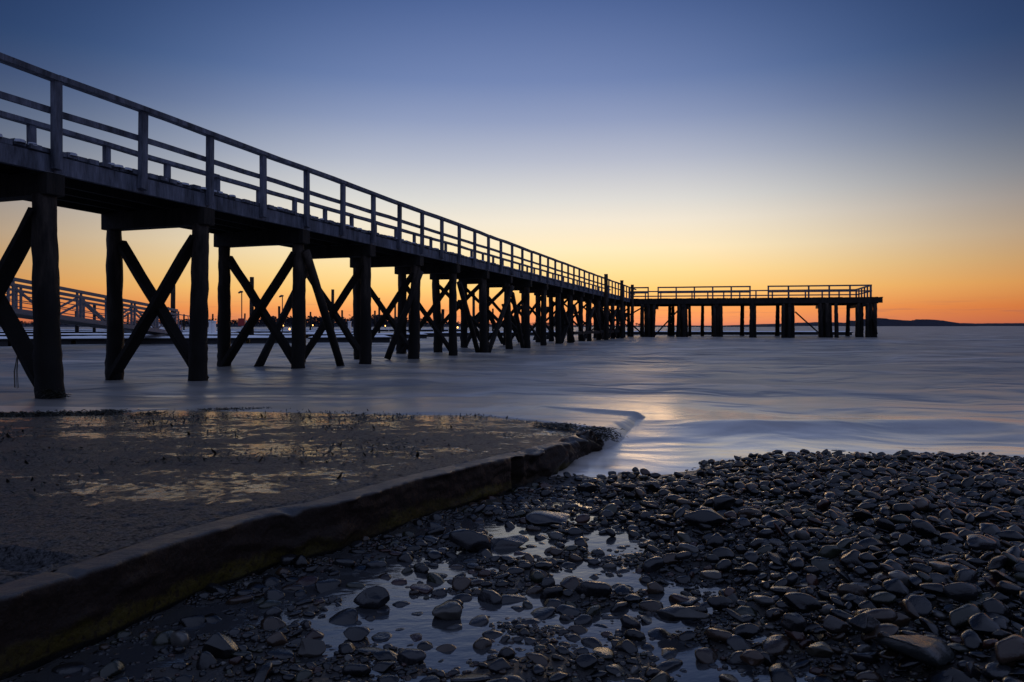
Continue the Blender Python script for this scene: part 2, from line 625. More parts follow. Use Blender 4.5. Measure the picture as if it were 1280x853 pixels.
def swash_z(X, Y):
    front = np.interp(X, _sx, _sy) + .10 * fbm(X * 2.2, Y * .3, 3, 70)
    inside = Y - front
    edge = edge_x(Y) + .14 + .05 * fbm(Y * 3, X * 0, 2, 72) - X
    rim = np.interp(X, [-13, -5, -3, -1.2, .3, 1.0, 1.5, 2.6], [9.6, 9.7, 9.7, 9.3, 8.8, 8.3, 7.75, 7.7])
    crest = .045 * np.exp(-((Y - rim) / .12) ** 2) * sstep(-4.5, -1.5, X)
    z = ramp_z(Y) + .008 + .003 * fbm(X * 1.5, Y * 4, 2, 73)
    z = np.maximum(z, np.where(Y > rim, SEA + .012 * 0 + z * 0, z))
    z = z + crest
    z = z - .14 * sstep(.10, -.22, inside)                   # leading edge feathers into the slab
    z = z - 1.05 * sstep(.24, -.16, edge) * np.maximum(.02, z - SEA + .06)
    beyond = sstep(rim + .1, rim + .7, Y)
    return z * (1 - beyond) + (SEA - .05) * beyond


sw = sheet('swash', sx_, sy_, swash_z, M['sea_water'], lambda X, Y: (Y > np.interp(X, _sx, _sy) - .3) & (X < edge_x(Y) + .45))
at_ = sw.data.attributes.new('foam', 'FLOAT', 'POINT')
at_.data.foreach_set('value', np.full(len(sw.data.vertices), .42, np.float32))
tag(sw, kind='structure')

# ------------------------------------------------------------------ pier
K = 10.6
Z0, DZ = 10.48, 3.04
DECK, RAIL = 3.79, 4.91


def bent(i, off=0.0, z=0.0):
    """point on the near pile row at bent i, off metres across to the far side"""
    y = Z0 + DZ * i
    p = Vector((y * TAN - K, y, z))
    return p + N * off


def pile_mesh(seed, h, r0, r1, rough=.16):
    b = MB()
    random.seed(seed)
    n = 46
    bow = random.uniform(-.03, .03)
    pts = [(bow * math.sin(k / n * 3.1), .02 * math.sin(k / n * 5 + seed), -h * k / n) for k in range(n + 1)]
    rad = [r1 + (r0 - r1) * k / n for k in range(n + 1)]
    b.tube(pts, rad, 16, rough, 3.2, seed * 3.3, .30 if rough > .1 else 0)
    me = bpy.data.meshes.new('pile')
    me.from_pydata(b.v, [], b.f)
    me.materials.append(M['pile_wood'])
    me.polygons.foreach_set('use_smooth', [True] * len(me.polygons))
    return me


PILES = [pile_mesh(s, 4.9, .19, .15) for s in (1, 2, 3, 4)]
TALL = [pile_mesh(9, 6.9, .17, .15)]


def pile(name, top, parent, meshes, lean=.02, scale=1.0, ln=None):
    o = bpy.data.objects.new(name, random.choice(meshes))
    col.objects.link(o)
    o.parent = parent
    o.location = Vector(top) - parent.location
    a, b = ln if ln else (random.uniform(-lean, lean), random.uniform(-lean, lean))
    o.rotation_euler = (a, b, random.uniform(0, 6))
    if ln:
        o.rotation_euler = (a, b, 0)
    o.scale = (scale, scale, 1)
    return o


def planks(b, p0, along, across, length, width, z, pw=.2, over=.06, th=.07):
    """deck boards laid across, one after another"""
    n = int(length / pw)
    for k in range(n):
        c = p0 + along * (pw * (k + .5)) + across * (width / 2 + random.uniform(-.012, .012))
        hw = width / 2 + over + random.uniform(-.03, .05)
        hz = th / 2 + random.uniform(-.004, .006)
        b.box(c + Vector((0, 0, z - th / 2 + random.uniform(-.014, .014))), along * (pw / 2 - random.uniform(.006, .02)), across * hw, Vector((0, 0, hz)))


def make_pier():
    root = empty('pier', bent(0, 1.1, 0))
    tag(root, 'long weathered timber pier on cross-braced piles running out from the shore', 'pier')
    L = root.location
    I0, I1 = -4, 19
    W = 2.15
    b = MB()
    planks(b, bent(I0, -.12) - L, D, N, DZ / D.y * (I1 - I0) + .1, W + .3, DECK + .0)
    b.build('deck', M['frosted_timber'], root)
    # snow lying along both deck edges
    for off in (-.17, W + .17):
        random.seed(int(off * 100) + 50)
        b = MB()
        q0 = bent(I0, off) - L
        tt = 0.0
        while tt < DZ / D.y * (I1 - I0):
            ln = random.uniform(.06, .22)
            if random.random() < .45:
                c = q0 + D * (tt + ln / 2) + N * random.uniform(-.02, .02) + Vector((0, 0, DECK))
                h = random.uniform(.006, .026)
                hw = random.uniform(.05, .085)
                vs = [c + D * (ln / 2 * math.cos(a)) + N * (hw * math.sin(a)) + Vector((0, 0, -.03)) for a in [k * 1.0472 for k in range(6)]]
                vs += [c + D * (ln * .4 * math.cos(a)) + N * (hw * .8 * math.sin(a)) + Vector((0, 0, h * .7)) for a in [k * 1.0472 for k in range(6)]]
                vs.append(c + Vector((0, 0, h)))
                b.add(vs, [(k, (k + 1) % 6, 6 + (k + 1) % 6, 6 + k) for k in range(6)] + [(6 + k, 6 + (k + 1) % 6, 12) for k in range(6)])
            tt += ln + random.uniform(0, .05)
        o = b.build('snow', M['thin_snow'], root, smooth=True)
        tag(o, kind='stuff')
    # stringers
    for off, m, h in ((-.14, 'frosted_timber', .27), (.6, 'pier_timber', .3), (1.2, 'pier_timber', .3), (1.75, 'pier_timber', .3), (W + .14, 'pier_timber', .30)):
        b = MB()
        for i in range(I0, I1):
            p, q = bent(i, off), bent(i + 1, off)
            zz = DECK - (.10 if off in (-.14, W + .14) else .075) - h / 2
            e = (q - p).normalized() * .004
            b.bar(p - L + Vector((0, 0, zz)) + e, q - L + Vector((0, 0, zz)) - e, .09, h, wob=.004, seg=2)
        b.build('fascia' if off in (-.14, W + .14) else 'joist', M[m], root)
    random.seed(5)
    for i in range(I0, I1 + 1):
        b = MB()
        zc = DECK - .375 - .17
        b.bar(bent(i, -.24) - L + Vector((0, 0, zc)), bent(i, W + .24) - L + Vector((0, 0, zc)), .30, .34, wob=.006, seg=2)
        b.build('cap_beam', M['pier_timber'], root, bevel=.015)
        for off in (0, W):
            pile('pile', bent(i, off + random.uniform(-.03, .03), DECK - .545 - .15), root, PILES, .022, random.uniform(.9, 1.08), ln=(-.012, -.035) if (i == 0 and off == 0) else None)
        # cross braces in the plane of the bent
        if i >= I0:
            zt, zb = 2.85, .02
            if i > 4:
                zt, zb = random.choice([(2.8, .0), (2.6, .3), (2.9, .9)]), None
                zt, zb = zt
            for s, (oa, ob) in ((-1, (.0, W)), (1, (W, .0))):
                if i > 9 and random.random() < .15:
                    continue
                b = MB()
                f = D * (s * .085)
                b.bar(bent(i, oa, zt) + f - L, bent(i, ob, zb) + f - L, .10, .27, up=D, wob=.010, seg=8)
                # swap width to lie flat against the piles
                b.build('cross_brace', M['wet_timber'], root, bevel=.008)
    # irregular raking timbers between bents
    rake = [(bent(2, -.22, 2.9), at(426, 458, 18.0)), (bent(3, 1.9, 2.9), at(322, 461, 17.06)),
            (bent(4, -.2, 2.9), at(484, 449, 22.2)), (bent(5, -.25, 2.7), bent(6, .2, -.1)),
            (bent(7, -.25, 2.9), bent(6.1, -.1, -.1)), (bent(7, -.25, 2.6), bent(8, .2, -.1)),
            (bent(10, -.25, 2.2), bent(11, -.2, .1)), (bent(11, -.25, 2.4), bent(12, -.2, .1)), (bent(13, -.25, 2.4), bent(12, -.2, .1)),
            (bent(9, W, 2.2), bent(10, W, .0)), (bent(8, W, 2.4), bent(7, W, .0)), (bent(14, -.25, 2.4), bent(15, -.2, .1)), (bent(16, -.25, 2.4), bent(15, -.2, .1)),
            (bent(16, -.25, 2.4), bent(17, -.2, .1))]
    for a, c in rake:
        b = MB()
        b.tube([(a.lerp(c, k / 8) - L) for k in range(9)], .105, 10, .15, 2, random.random() * 9)
        b.build('raking_brace', M['pile_wood'], root, smooth=True)
    for i in range(7, I1 - 1):
        for (za, zb_) in random.choice([((2.3, .1),), ((2.3, .1), (.1, 2.3)), ((.2, 2.4),)]):
            b = MB()
            o2 = random.choice((-.21, W + .21))
            b.bar(bent(i, o2, za) - L, bent(i + 1, o2, zb_) - L, .09, .24, up=N, wob=.01, seg=4)
            b.build('raking_brace', M['wet_timber'], root)
    # low walings between the far bents
    for i in range(11, 17):
        b = MB()
        b.bar(bent(i, -.24, .62) - L, bent(i + .97, -.24, .62) - L, .1, .2, wob=.006)
        b.build('waling', M['pier_timber'], root)
    # fender piles standing above the rail
    for i in (14.3, 16.75, 18.85):
        pile('fender_pile', bent(i, -.42, 5.17), root, TALL, .01)
    # railings
    for off, nm in ((-.25, 'railing'), (W + .25, 'railing')):
        rr = empty(nm, bent(0, off, DECK) - L)
        rr.parent = root
        O = bent(0, off, DECK)
        for k in range(2 * I0, 2 * I1 + 1):
            q = bent(k / 2, off)
            b = MB()
            j = random.uniform(-.022, .022)
            b.box(q - O + Vector((0, 0, (RAIL - .04 + DECK - .34) / 2)), D * .065 + Vector((0, 0, j)), N * .05, Vector((0, 0, (RAIL - .08 - DECK + .34) / 2)) + D * random.uniform(-.01, .01))
            b.build('post', M['frosted_timber'], rr, bevel=.008)
        for z, w, h, nm2 in ((RAIL - .045, .16, .085, 'top_rail'), (DECK + .57, .05, .095, 'mid_rail')):
            b = MB()
            dv = N * (0 if nm2 == 'top_rail' else (.078 if off < 0 else -.078))
            n = (I1 - I0)
            for i in range(I0, I1, 2):
                e = D * .003
                b.bar(bent(i, off, z) + dv - O + e, bent(i + 2, off, z) + dv - O - e, w, h, wob=.011, seg=6)
            b.build(nm2, M['frosted_timber'], rr)
    return root


make_pier()


def make_head():
    """wide platform across the end of the pier"""
    E = Vector((.982, -.188, 0))                    # along the platform, to the right
    P0 = bent(18.95, -.15)
    root = empty('pier_platform', P0 + E * 12)
    tag(root, 'broad timber platform on clustered piles at the seaward end of the pier', 'platform')
    L = root.location
    LEN, WID = 23.3, 8.5
    A = P0 - E * 1.6 - L
    b = MB()
    planks(b, A + D * .0, E, D, LEN + 1.6, WID, DECK, pw=.22)
    b.build('deck', M['pier_timber'], root)
    for off in (.02, 2, 4, 6, WID - .02):
        b = MB()
        b.bar(A + D * off + Vector((0, 0, DECK - .075 - .24)), A + D * off + E * (LEN + 1.5) + Vector((0, 0, DECK - .075 - .24)), .14, .48, wob=.012, seg=12)
        b.build('fascia' if off in (.02, WID - .02) else 'joist', M['pier_timber'], root)
    u = lambda px: (lambda k: (k * P0.y - P0.x) / (E.x - k * E.y))((px - 640) / F)
    cl = {808: 4, 814: 3, 852: 3, 855: 2, 897: 3, 941.5: 2, 985: 4, 989: 2, 1031: 4, 1036: 2, 1045: 1, 1075.5: 2, 1084: 1, 1089: 1, 1094: 1}
    random.seed(21)
    for px, n in cl.items():
        for k in range(n):
            off = [.12, .45, .2, .5][k]
            q = P0 + E * (u(px) + (k - (n - 1) / 2) * .27) + D * (off + random.uniform(-.1, .1))
            pile('pile', Vector((q.x, q.y, DECK - .56)), root, PILES, .02, random.uniform(1.05, 1.25))
    for px in (837, 841, 862, 878, 891, 928, 972, 1025, 1060, 1071):
        y2 = P0.y + (WID - .6) * D.y
        Q0 = P0 + D * (WID - .6)
        k = (px - 640) / F
        uu = (k * Q0.y - Q0.x) / (E.x - k * E.y)
        q = Q0 + E * uu
        pile('pile', Vector((q.x, q.y, DECK - .56)), root, PILES, .008, random.uniform(.9, 1.2) if px not in (928, 972) else 1.3)
    for px in (810, 854, 896, 941, 987, 1034, 1080):
        b = MB()
        q = P0 + E * u(px) - L + Vector((0, 0, DECK - .56 - .17))
        b.bar(q - D * .1, q + D * (WID - .1), .3, .3, wob=.006, seg=2)
        b.build('cap_beam', M['pier_timber'], root)
    for (xa, ya, xb, yb) in ((847, 389, 818, 420), (994, 390, 1027, 420), (808, 382, 776, 400), (776, 394, 806, 420), (1091, 398, 1096, 418)):
        def pt(px, py):
            q = P0 + E * u(px) - D * .12
            return Vector((q.x, q.y, EYE - (py - YH) / F * q.y))
        b = MB()
        b.bar(pt(xa, ya) - L, pt(xb, yb) - L, .12, .26, up=D, wob=.01, seg=3)
        b.build('brace', M['wet_timber'], root)

    def rail(p, q, step, name='railing', h=1.1, endz=True):
        d = (q - p)
        ln = d.length
        d.normalize()
        rr = empty(name, p + Vector((0, 0, DECK)))
        rr.parent = root
        n = max(1, round(ln / step))
        sd = d.cross(Vector((0, 0, 1)))
        for k in range(n + 1):
            b = MB()
            b.box(d * (ln * k / n) + Vector((0, 0, h / 2 - .04)), d * .065, sd * .065, Vector((0, 0, h / 2)))
            b.build('post', M['frosted_timber'], rr)
        for z, w, hh, nm in ((h, .17, .13, 'top_rail'), (h * .52, .05, .13, 'mid_rail')):
            b = MB()
            off = sd * (0 if nm == 'top_rail' else .08)
            b.bar(off + Vector((0, 0, z)) - d * .07, d * (ln + .07) + off + Vector((0, 0, z)), w, hh, wob=.006, seg=4)
            b.build(nm, M['frosted_timber'], rr)

    S = lambda px: P0 + E * u(px) - L + D * .15
    rail(S(787), S(810), 1.2)
    rail(S(822.5), S(937.5), 1.72)
    rail(S(960.5), S(1089), 1.72)
    re = P0 + E * (u(1089)) - L
    rail(re + D * .35, re + D * (WID - .25), 1.6)
    fl = P0 - E * 1.2 + D * (WID - .15) - L
    rail(fl, re + D * (WID - .15), 1.72)
    return root


make_head()

# frayed rope on the nearest brace and weed at the nearest pile
random.seed(3)
b = MB()
p0 = bent(0, .55, .62)
for k in range(4):
    dx = Vector((random.uniform(-.12, .12), random.uniform(-.1, .1), 0))
    b.tube([p0 + dx * .3, p0 + dx + Vector((0, 0, -.25)), p0 + dx * 1.2 + Vector((0.02, 0, -.50))], .005, 5)
tag(b.build('frayed_rope', M['rope']), 'frayed rope strands hanging from the brace of the nearest pier pile', 'rope')


def weed_clump(name, pts, n, size, seed):
    """mass of short bladdery fronds around a line of points"""
    random.seed(seed)
    b = MB()
    for k in range(n):
        i = random.randrange(len(pts) - 1) if len(pts) > 1 else 0
        p = Vector(pts[i]).lerp(Vector(pts[min(i + 1, len(pts) - 1)]), random.random())
        p += Vector((random.gauss(0, size), random.gauss(0, size * 1.3), random.uniform(0, size * .2)))
        a = random.uniform(0, 6.28)
        ln = random.uniform(.5, 1.3) * size
        d = Vector((math.cos(a), math.sin(a), random.uniform(-.1, .4)))
        w = Vector((-d.y, d.x, random.uniform(-.4, .4))).normalized() * ln * .14
        q = p + d * ln * .5
        r_ = p + d * ln + Vector((0, 0, -.3 * ln))
        nrm = d.cross(w).normalized() * ln * .05
        b.add([p, q - w + nrm, q + w + nrm, r_, q - nrm], [(0, 1, 2), (1, 3, 2), (0, 4, 1), (0, 2, 4), (4, 3, 1), (4, 2, 3)])
    return b.build(name, M['weed'])


rz = lambda x, y: (x, y, float(ramp_z(y)) + .004)
tag(weed_clump('seaweed_mat', [rz(-6.3, 7.75), rz(-5.9, 7.85), rz(-5.4, 8.0), rz(-4.9, 8.15), rz(-4.75, 8.2)], 1500, .07, 1), 'long dark mat of seaweed stranded along the top left of the ramp', 'seaweed', 'seaweed mats on the ramp')
tag(weed_clump('seaweed_mat', [rz(-4.35, 8.0), rz(-4.15, 8.05)], 160, .05, 2), 'small dark seaweed heap just past the end of the long mat', 'seaweed', 'seaweed mats on the ramp')
tag(weed_clump('seaweed_mat', [rz(-4.0, 8.7), rz(-3.4, 8.8), rz(-2.95, 9.0)], 500, .05, 3), 'flat seaweed patch at the water edge in front of the cross-braced piles', 'seaweed', 'seaweed mats on the ramp')
tag(weed_clump('seaweed_mat', [rz(.30, 6.6), rz(.55, 6.5)], 420, .055, 4), 'tufted seaweed on the broken outer corner of the ramp', 'seaweed', 'seaweed mats on the ramp')
tag(weed_clump('seaweed_mat', [rz(.62, 6.3), rz(.85, 6.22), (.88, 6.1, .07)], 380, .05, 5), 'brown seaweed fringe hanging over the crumbled ramp tip', 'seaweed', 'seaweed mats on the ramp')
bp = bent(0, -.15, SEA + .03)
tag(weed_clump('seaweed_clump', [bp + Vector((.0, -.1, .12)), bp + Vector((.25, -.15, 0))], 260, .07, 6), 'weed tuft trailing from the foot of the nearest pile', 'seaweed')

# scattered weed scraps: nobody could count them
random.seed(8)
b = MB()
for k in range(10000):
    y = random.uniform(2.3, 9) if random.random() < .2 else random.uniform(4.2, 8.6)
    x = edge_x(y) - .2 - random.random() ** .8 * (.9 * y)
    if fbm(x * 1.1, y * 1.6, 3, 90) < random.uniform(-.12, .32):
        continue
    if y > np.interp(x, _sx, _sy) + .05:
        continue
    p = Vector((x, y, float(ramp_z(y)) + .003))
    a = random.uniform(0, 6.28)
    ln = random.uniform(.008, .030) if random.random() < .9 else random.uniform(.025, .05)
    d = Vector((math.cos(a), math.sin(a), random.choice((.2, .3, .5, .9)))) * ln
    w = Vector((-d.y, d.x, 0)) * .3
    b.add([p - d * .4, p + w + Vector((0, 0, .004)), p + d, p - w], [(0, 1, 2), (0, 2, 3), (0, 3, 1), (1, 3, 2)])
tag(b.build('seaweed_scraps', M['weed']), 'scraps of seaweed strewn over the wet ramp', 'seaweed', kind='stuff')

# timber at the foot of the ramp
x0, y0 = ground_hit(601, 617)
x1, y1 = ground_hit(643, 596)
b = MB()
b.bar((x0, y0, gz(x0, y0) + .03), (x1 + .05, y1 + .1, gz(x1, y1) + .05), .16, .045, wob=.006, seg=6)
tag(b.build('driftwood_plank', M['pier_timber'], bevel=.006), 'short wet plank lying along the foot of the ramp wall', 'plank')

# ------------------------------------------------------------------ stones
def ico(sub):
    import bmesh
    bm = bmesh.new()
    bmesh.ops.create_icosphere(bm, subdivisions=sub, radius=1)
    bm.verts.ensure_lookup_table()
    V = np.array([v.co for v in bm.verts])
    T = np.array([[v.index for v in f.verts] for f in bm.faces])
    bm.free()
    return V, T


ICO = {s: ico(s) for s in (1, 2, 3, 4)}


def stone_shape(sub, seed, cuts=7, ang=.5):
    r = np.random.default_rng(seed)
    V, T = ICO[sub]
    V = V.copy()
    nrm = r.normal(size=(cuts, 3))
    nrm /= np.linalg.norm(nrm, axis=1)[:, None]
    hh = r.uniform(.42, .85, cuts)
    for n_, h in zip(nrm, hh):
        d = V @ n_
        k = np.maximum(d - h, 0)
        V -= n_[None] * (k * (ang + .42))[:, None]
    ph = r.uniform(0, 6, 6)
    w = 1 + .07 * np.sin(V[:, 0] * 2.3 + ph[0]) + .06 * np.sin(V[:, 1] * 2.9 + ph[1] + V[:, 2]) + .04 * np.sin(V[:, 2] * 5 + ph[2] + 2 * V[:, 0]) + .025 * np.sin(V[:, 0] * 7 + V[:, 1] * 6 + ph[3])
    return V * w[:, None], T


NS = 14
SH = {s: [stone_shape(s, 100 + k, 6 + k % 7, .12 + .36 * ((k * 7) % 5) / 4) for k in range(NS)] for s in (1, 2, 3)}

HERO = [  # px centre, px base, px width, flatness, tint, angular, label
    (585, 693, 58, .58, (.030, .030, .034), .55, 'biggest dark boulder in the wet gravel near the foot of the ramp'),
    (632, 689, 62, .25, (.050, .047, .048), .55, 'low flat grey stone adjoining the right side of the big dark boulder'),
    (694, 659, 74, .20, (.085, .082, .085), .55, 'thin pale slab stone lying flat between ramp tip and cobble bank'),
    (556, 777, 44, .55, (.16, .15, .13), .2, 'pale tan rounded cobble sitting in the shiny wet mud'),
    (271, 827, 44, .75, (.030, .031, .031), .55, 'squarish dark upright stone in the puddle below the ramp wall'),
    (385, 824, 38, .75, (.070, .060, .050), .6, 'brownish angular stone with a sharp top in the puddle'),
    (461, 762, 48, .55, (.028, .028, .032), .6, 'long black wedge-shaped stone standing in the mud'),
    (446, 803, 40, .42, (.020, .020, .024), .3, 'flat black stone in the middle of the wet mud'),
    (512, 832, 40, .5, (.055, .055, .065), .2, 'smooth blue-grey egg-shaped cobble in the wet mud'),
    (1162, 850, 112, .38, (.055, .062, .060), .55, 'largest flat-topped greenish boulder in the cobble bank'),
    (907, 648, 34, .75, (.022, .023, .025), .4, 'dark rounded boulder standing up at the left of the cobble bank'),
    (884, 671, 60, .45, (.020, .021, .025), .3, 'broad black boulder low in the left of the cobble bank'),
    (734, 619, 27, .6, (.035, .034, .034), .5, 'dark pointed stone alone in the foam beside the ramp tip'),
    (771, 620, 15, .8, (.060, .034, .030), .3, 'small reddish stone at the foam edge'),
    (801, 621, 19, .65, (.030, .029, .031), .2, 'rounded dark stone at the foam edge'),
    (820, 617, 19, .85, (.045, .032, .028), .6, 'peaked brown stone at the foam edge'),
    (943, 847, 30, .65, (.110, .060, .036), .3, 'rust-brown stone beside the puddle at the bottom of the bank'),
    (1030, 838, 34, .55, (.085, .078, .055), .3, 'olive-brown rounded cobble low in the bank'),
    (995, 806, 34, .75, (.030, .032, .036), .15, 'round slate-grey ball-shaped cobble at the edge of the bank'),
    (1008, 783, 46, .65, (.014, .014, .016), .4, 'jet-black lumpy boulder in the middle of the bank'),
    (1050, 807, 40, .6, (.050, .038, .034), .6, 'brown blocky stone leaning against a layered stone'),
    (1087, 811, 42, .75, (.045, .042, .040), .55, 'layered dark stone tilted up in the bank'),
    (858, 793, 66, .32, (.085, .080, .072), .6, 'long flat layered grey stone beside the puddle'),
    (1235, 700, 48, .4, (.050, .050, .054), .3, 'wide smooth grey cobble at the far right of the bank'),
    (822, 745, 24, .7, (.095, .062, .040), .2, 'small orange-brown round pebble in the wet gravel'),
    (890, 735, 26, .5, (.120, .110, .100), .3, 'small pale stone near the upper puddle edge'),
]
placed = []     # x, y, a
hero_objs = []


def stone_object(name, V, T, m, tint):
    o = np_mesh(name, V, T, m)
    o.color = (*tint, 1)
    return o


for k, (px, py, wpx, fl, tint, ang, lab) in enumerate(HERO):
    x, y = ground_hit(px, py)
    a = wpx / F * y / 2
    y += a * .55
    V, T = stone_shape(4, 500 + k, 9, ang)
    ext = np.abs(V).max(0)
    V = V / ext * np.array([1, .72, fl]) * a
    rot = random.uniform(-.25, .25)
    c, s = math.cos(rot), math.sin(rot)
    V[:, 2] += V[:, 0] * random.uniform(-.1, .1)
    V = np.stack([V[:, 0] * c - V[:, 1] * s, V[:, 0] * s + V[:, 1] * c, V[:, 2]], 1)
    V += .012 * a * rng.normal(size=(len(V), 1))* 0
    o = stone_object('beach_stone', V, T, M['wet_stone'], tint)
    lift = .72 * fl * a
    o.location = (x, y, float(ground(x, y, False)) + lift + (.03 if px > 830 else 0))
    tag(o, lab, 'stone', 'loose stones on the beach')
    placed.append((x, y, a * .85))

# everything else: dart throwing, large ones first
cell = .12
H = {}


def put(x, y, a, f=.80):
    i, j = int(math.floor(x / cell)), int(math.floor(y / cell))
    for di in (-2, -1, 0, 1, 2):
        for dj in (-2, -1, 0, 1, 2):
            for (u, v, c) in H.get((i + di, j + dj), ()):
                if (u - x) ** 2 + (v - y) ** 2 < (f * (a + c)) ** 2:
                    return False
    H.setdefault((i, j), []).append((x, y, a))
    return True


for h in placed:
    H.setdefault((int(math.floor(h[0] / cell)), int(math.floor(h[1] / cell))), []).append(h)

TINTS = [((.022, .022, .026), 5, 'dark grey'), ((.038, .040, .046), 4, 'slate grey'), ((.009, .009, .011), 4, 'black'), ((.075, .048, .032), 2.0, 'brown'), ((.17, .165, .155), .9, 'pale grey'), ((.085, .034, .024), .9, 'reddish'), ((.050, .056, .036), 1.2, 'olive')]
tw = np.array([w for _, w, _ in TINTS])
tw = tw / tw.sum()
stones = []


def bank_w(x, y):
    return float(sstep(.2, 1.0, x + .12 * math.sin(y * 2.1) - .05 * (4 - y)))


def throw(n, lo, hi, layer, dens):
    radii = np.sort(np.exp(rng.uniform(math.log(lo), math.log(hi), n)))[::-1]
    for a in radii:
        y = 1.25 + 4.75 * rng.random() ** .9
        x = rng.uniform(-1.35, .86 * y + .8) if y < 6 else 0
        if x < edge_x(y) + .03 + a * .6:
            continue
        bw = bank_w(x, y)
        past = y - float(shore_y(x))
        if past > -.05 and rng.random() < .30 + 1.5 * (past + .05) + .5 * fbm(x * 3, y * 3, 2, 95):
            continue
        if past > .6:
            continue
        if rng.random() > dens(bw, x, y):
            continue
        if not put(x, y, a):
            continue
        stones.append((x, y, a, layer))


band = lambda x, y: np.clip(.95 + 2.0 * fbm(x * 2.2, y * 2.2, 2, 96) + 1.4 * sstep(2.7, 3.8, y), 0.34, 2.2)
wet = lambda w, x, y, q: w + (1 - w) * float(band(x, y)) * q
throw(130, .045, .062, 0, lambda w, x, y: .8 * wet(w, x, y, .45))
throw(9000, .020, .043, 0, lambda w, x, y: .8 * wet(w, x, y, .75))
throw(30000, .009, .021, 0, lambda w, x, y: wet(w, x, y, 1.0))
H = {}
throw(8000, .014, .046, 1, lambda w, x, y: max(0, w - .12) * .8)

seen = []
for s in stones:
    x, y, a, _ = s
    u, v = 640 + x / y * F, YH + (EYE - gz(x, y)) / y * F
    seen.append((a / y) ** 2 if 0 < u < 1280 and v < 870 else 0)
order = np.argsort(seen)[::-1]
NBIG = 270
big = set(order[:NBIG].tolist())
protos = []
for k in range(NS):
    V, T = SH[3][k]
    me = bpy.data.meshes.new('beach_stone')
    me.from_pydata([tuple(v) for v in V], [], [tuple(int(i) for i in f) for f in T])
    me.polygons.foreach_set('use_smooth', [True] * len(me.polygons))
    me.materials.append(M['wet_stone'])
    protos.append(me)

VS, TS, CS = [], [], []
nv = 0
rs = np.random.default_rng(77)
for idx, (x, y, a, layer) in enumerate(stones):
    k = int(rs.integers(NS))
    ti = int(rs.choice(len(TINTS), p=tw))
    tint = np.array(TINTS[ti][0]) * rs.uniform(.7, 1.35)
    fl = float(np.clip(rs.normal(.48, .15), .2, .85))
    wd = rs.uniform(.55, .95)
    rot = Matrix.Rotation(rs.uniform(0, 6.28), 3, 'Z') if False else None
    # stones lie flat, roughly along the shore
    ez = rs.normal(0, .7)
    tx, ty = rs.normal(0, .18 + .14 * layer), rs.normal(0, .18 + .14 * layer)
    Rm = (Matrix.Rotation(tx, 3, 'X') @ Matrix.Rotation(ty, 3, 'Y') @ Matrix.Rotation(ez, 3, 'Z'))
    zc = float(ground(x, y)) + a * fl * (.42 if layer == 0 else .5) + (layer * .022)
    if bank_w(x, y) > .5 and layer == 0:
        zc += .006
    scl = np.array([a, a * wd, a * fl]) * 1.16
    if idx in big:
        o = bpy.data.objects.new('beach_stone', protos[k])
        col.objects.link(o)
        o.rotation_euler = Rm.to_euler()
        o.scale = tuple(scl)
        o.location = (x, y, zc)
        o.color = (*tint, 1)
        sh = 'flat' if fl < .4 else ('chunky' if fl > .56 else 'rounded')
        past = y - float(shore_y(x))
        if past > -.35:
            wh = 'at the water edge'
        elif bank_w(x, y) < .5:
            wh = 'in the wet gravel below the ramp wall' if y > 2.3 else 'in the shiny mud low on the beach'
        elif x / y > .38:
            wh = 'on the right side of the cobble bank'
        else:
            wh = 'on the left side of the cobble bank'
        sz = 'large' if a > .06 else 'medium'
        tag(o, f'{sz} {sh} {TINTS[ti][2]} wet stone {wh}', 'stone', 'loose stones on the beach')
    else:
        sub = 2 if a / y * F > 4.5 else 1
        V, T = SH[sub][k]
        V = (V * scl) @ np.array(Rm).T + np.array([x, y, zc])
        VS.append(V)
        TS.append(T + nv)
        CS.append(np.repeat(np.array([[*tint, 1]]), len(V), 0))
        nv += len(V)
# fine gravel
for q in range(34000):
    y = 1.25 + 3.9 * rs.random() ** 1.1
    x = rs.uniform(-1.35, .86 * y + .3)
    if x < edge_x(y) + .02 or y > float(shore_y(x)) + .05:
        continue
    if bank_w(x, y) < .5 and rs.random() > float(band(x, y)) * 1.1 and x > edge_x(y) + .18:
        continue
    a = rs.uniform(.004, .014)
    k = int(rs.integers(NS))
    V, T = SH[1][k]
    tint = np.array(TINTS[int(rs.choice(len(TINTS), p=tw))][0]) * rs.uniform(.7, 1.5)
    V = V * np.array([a, a * .8, a * .6]) + np.array([x, y, float(ground(x, y)) + a * .25])
    VS.append(V)
    TS.append(T + nv)
    CS.append(np.repeat(np.array([[*tint, 1]]), len(V), 0))
    nv += len(V)
o = np_mesh('shingle', np.concatenate(VS), np.concatenate(TS), M['wet_stones'])
ca = o.data.attributes.new('tint', 'FLOAT_COLOR', 'POINT')
ca.data.foreach_set('color', np.concatenate(CS).astype(np.float32).ravel())
tag(o, 'smaller wet pebbles and gravel filling the beach between the larger stones', 'shingle', kind='stuff')
print('stones', len(stones), 'verts', nv)

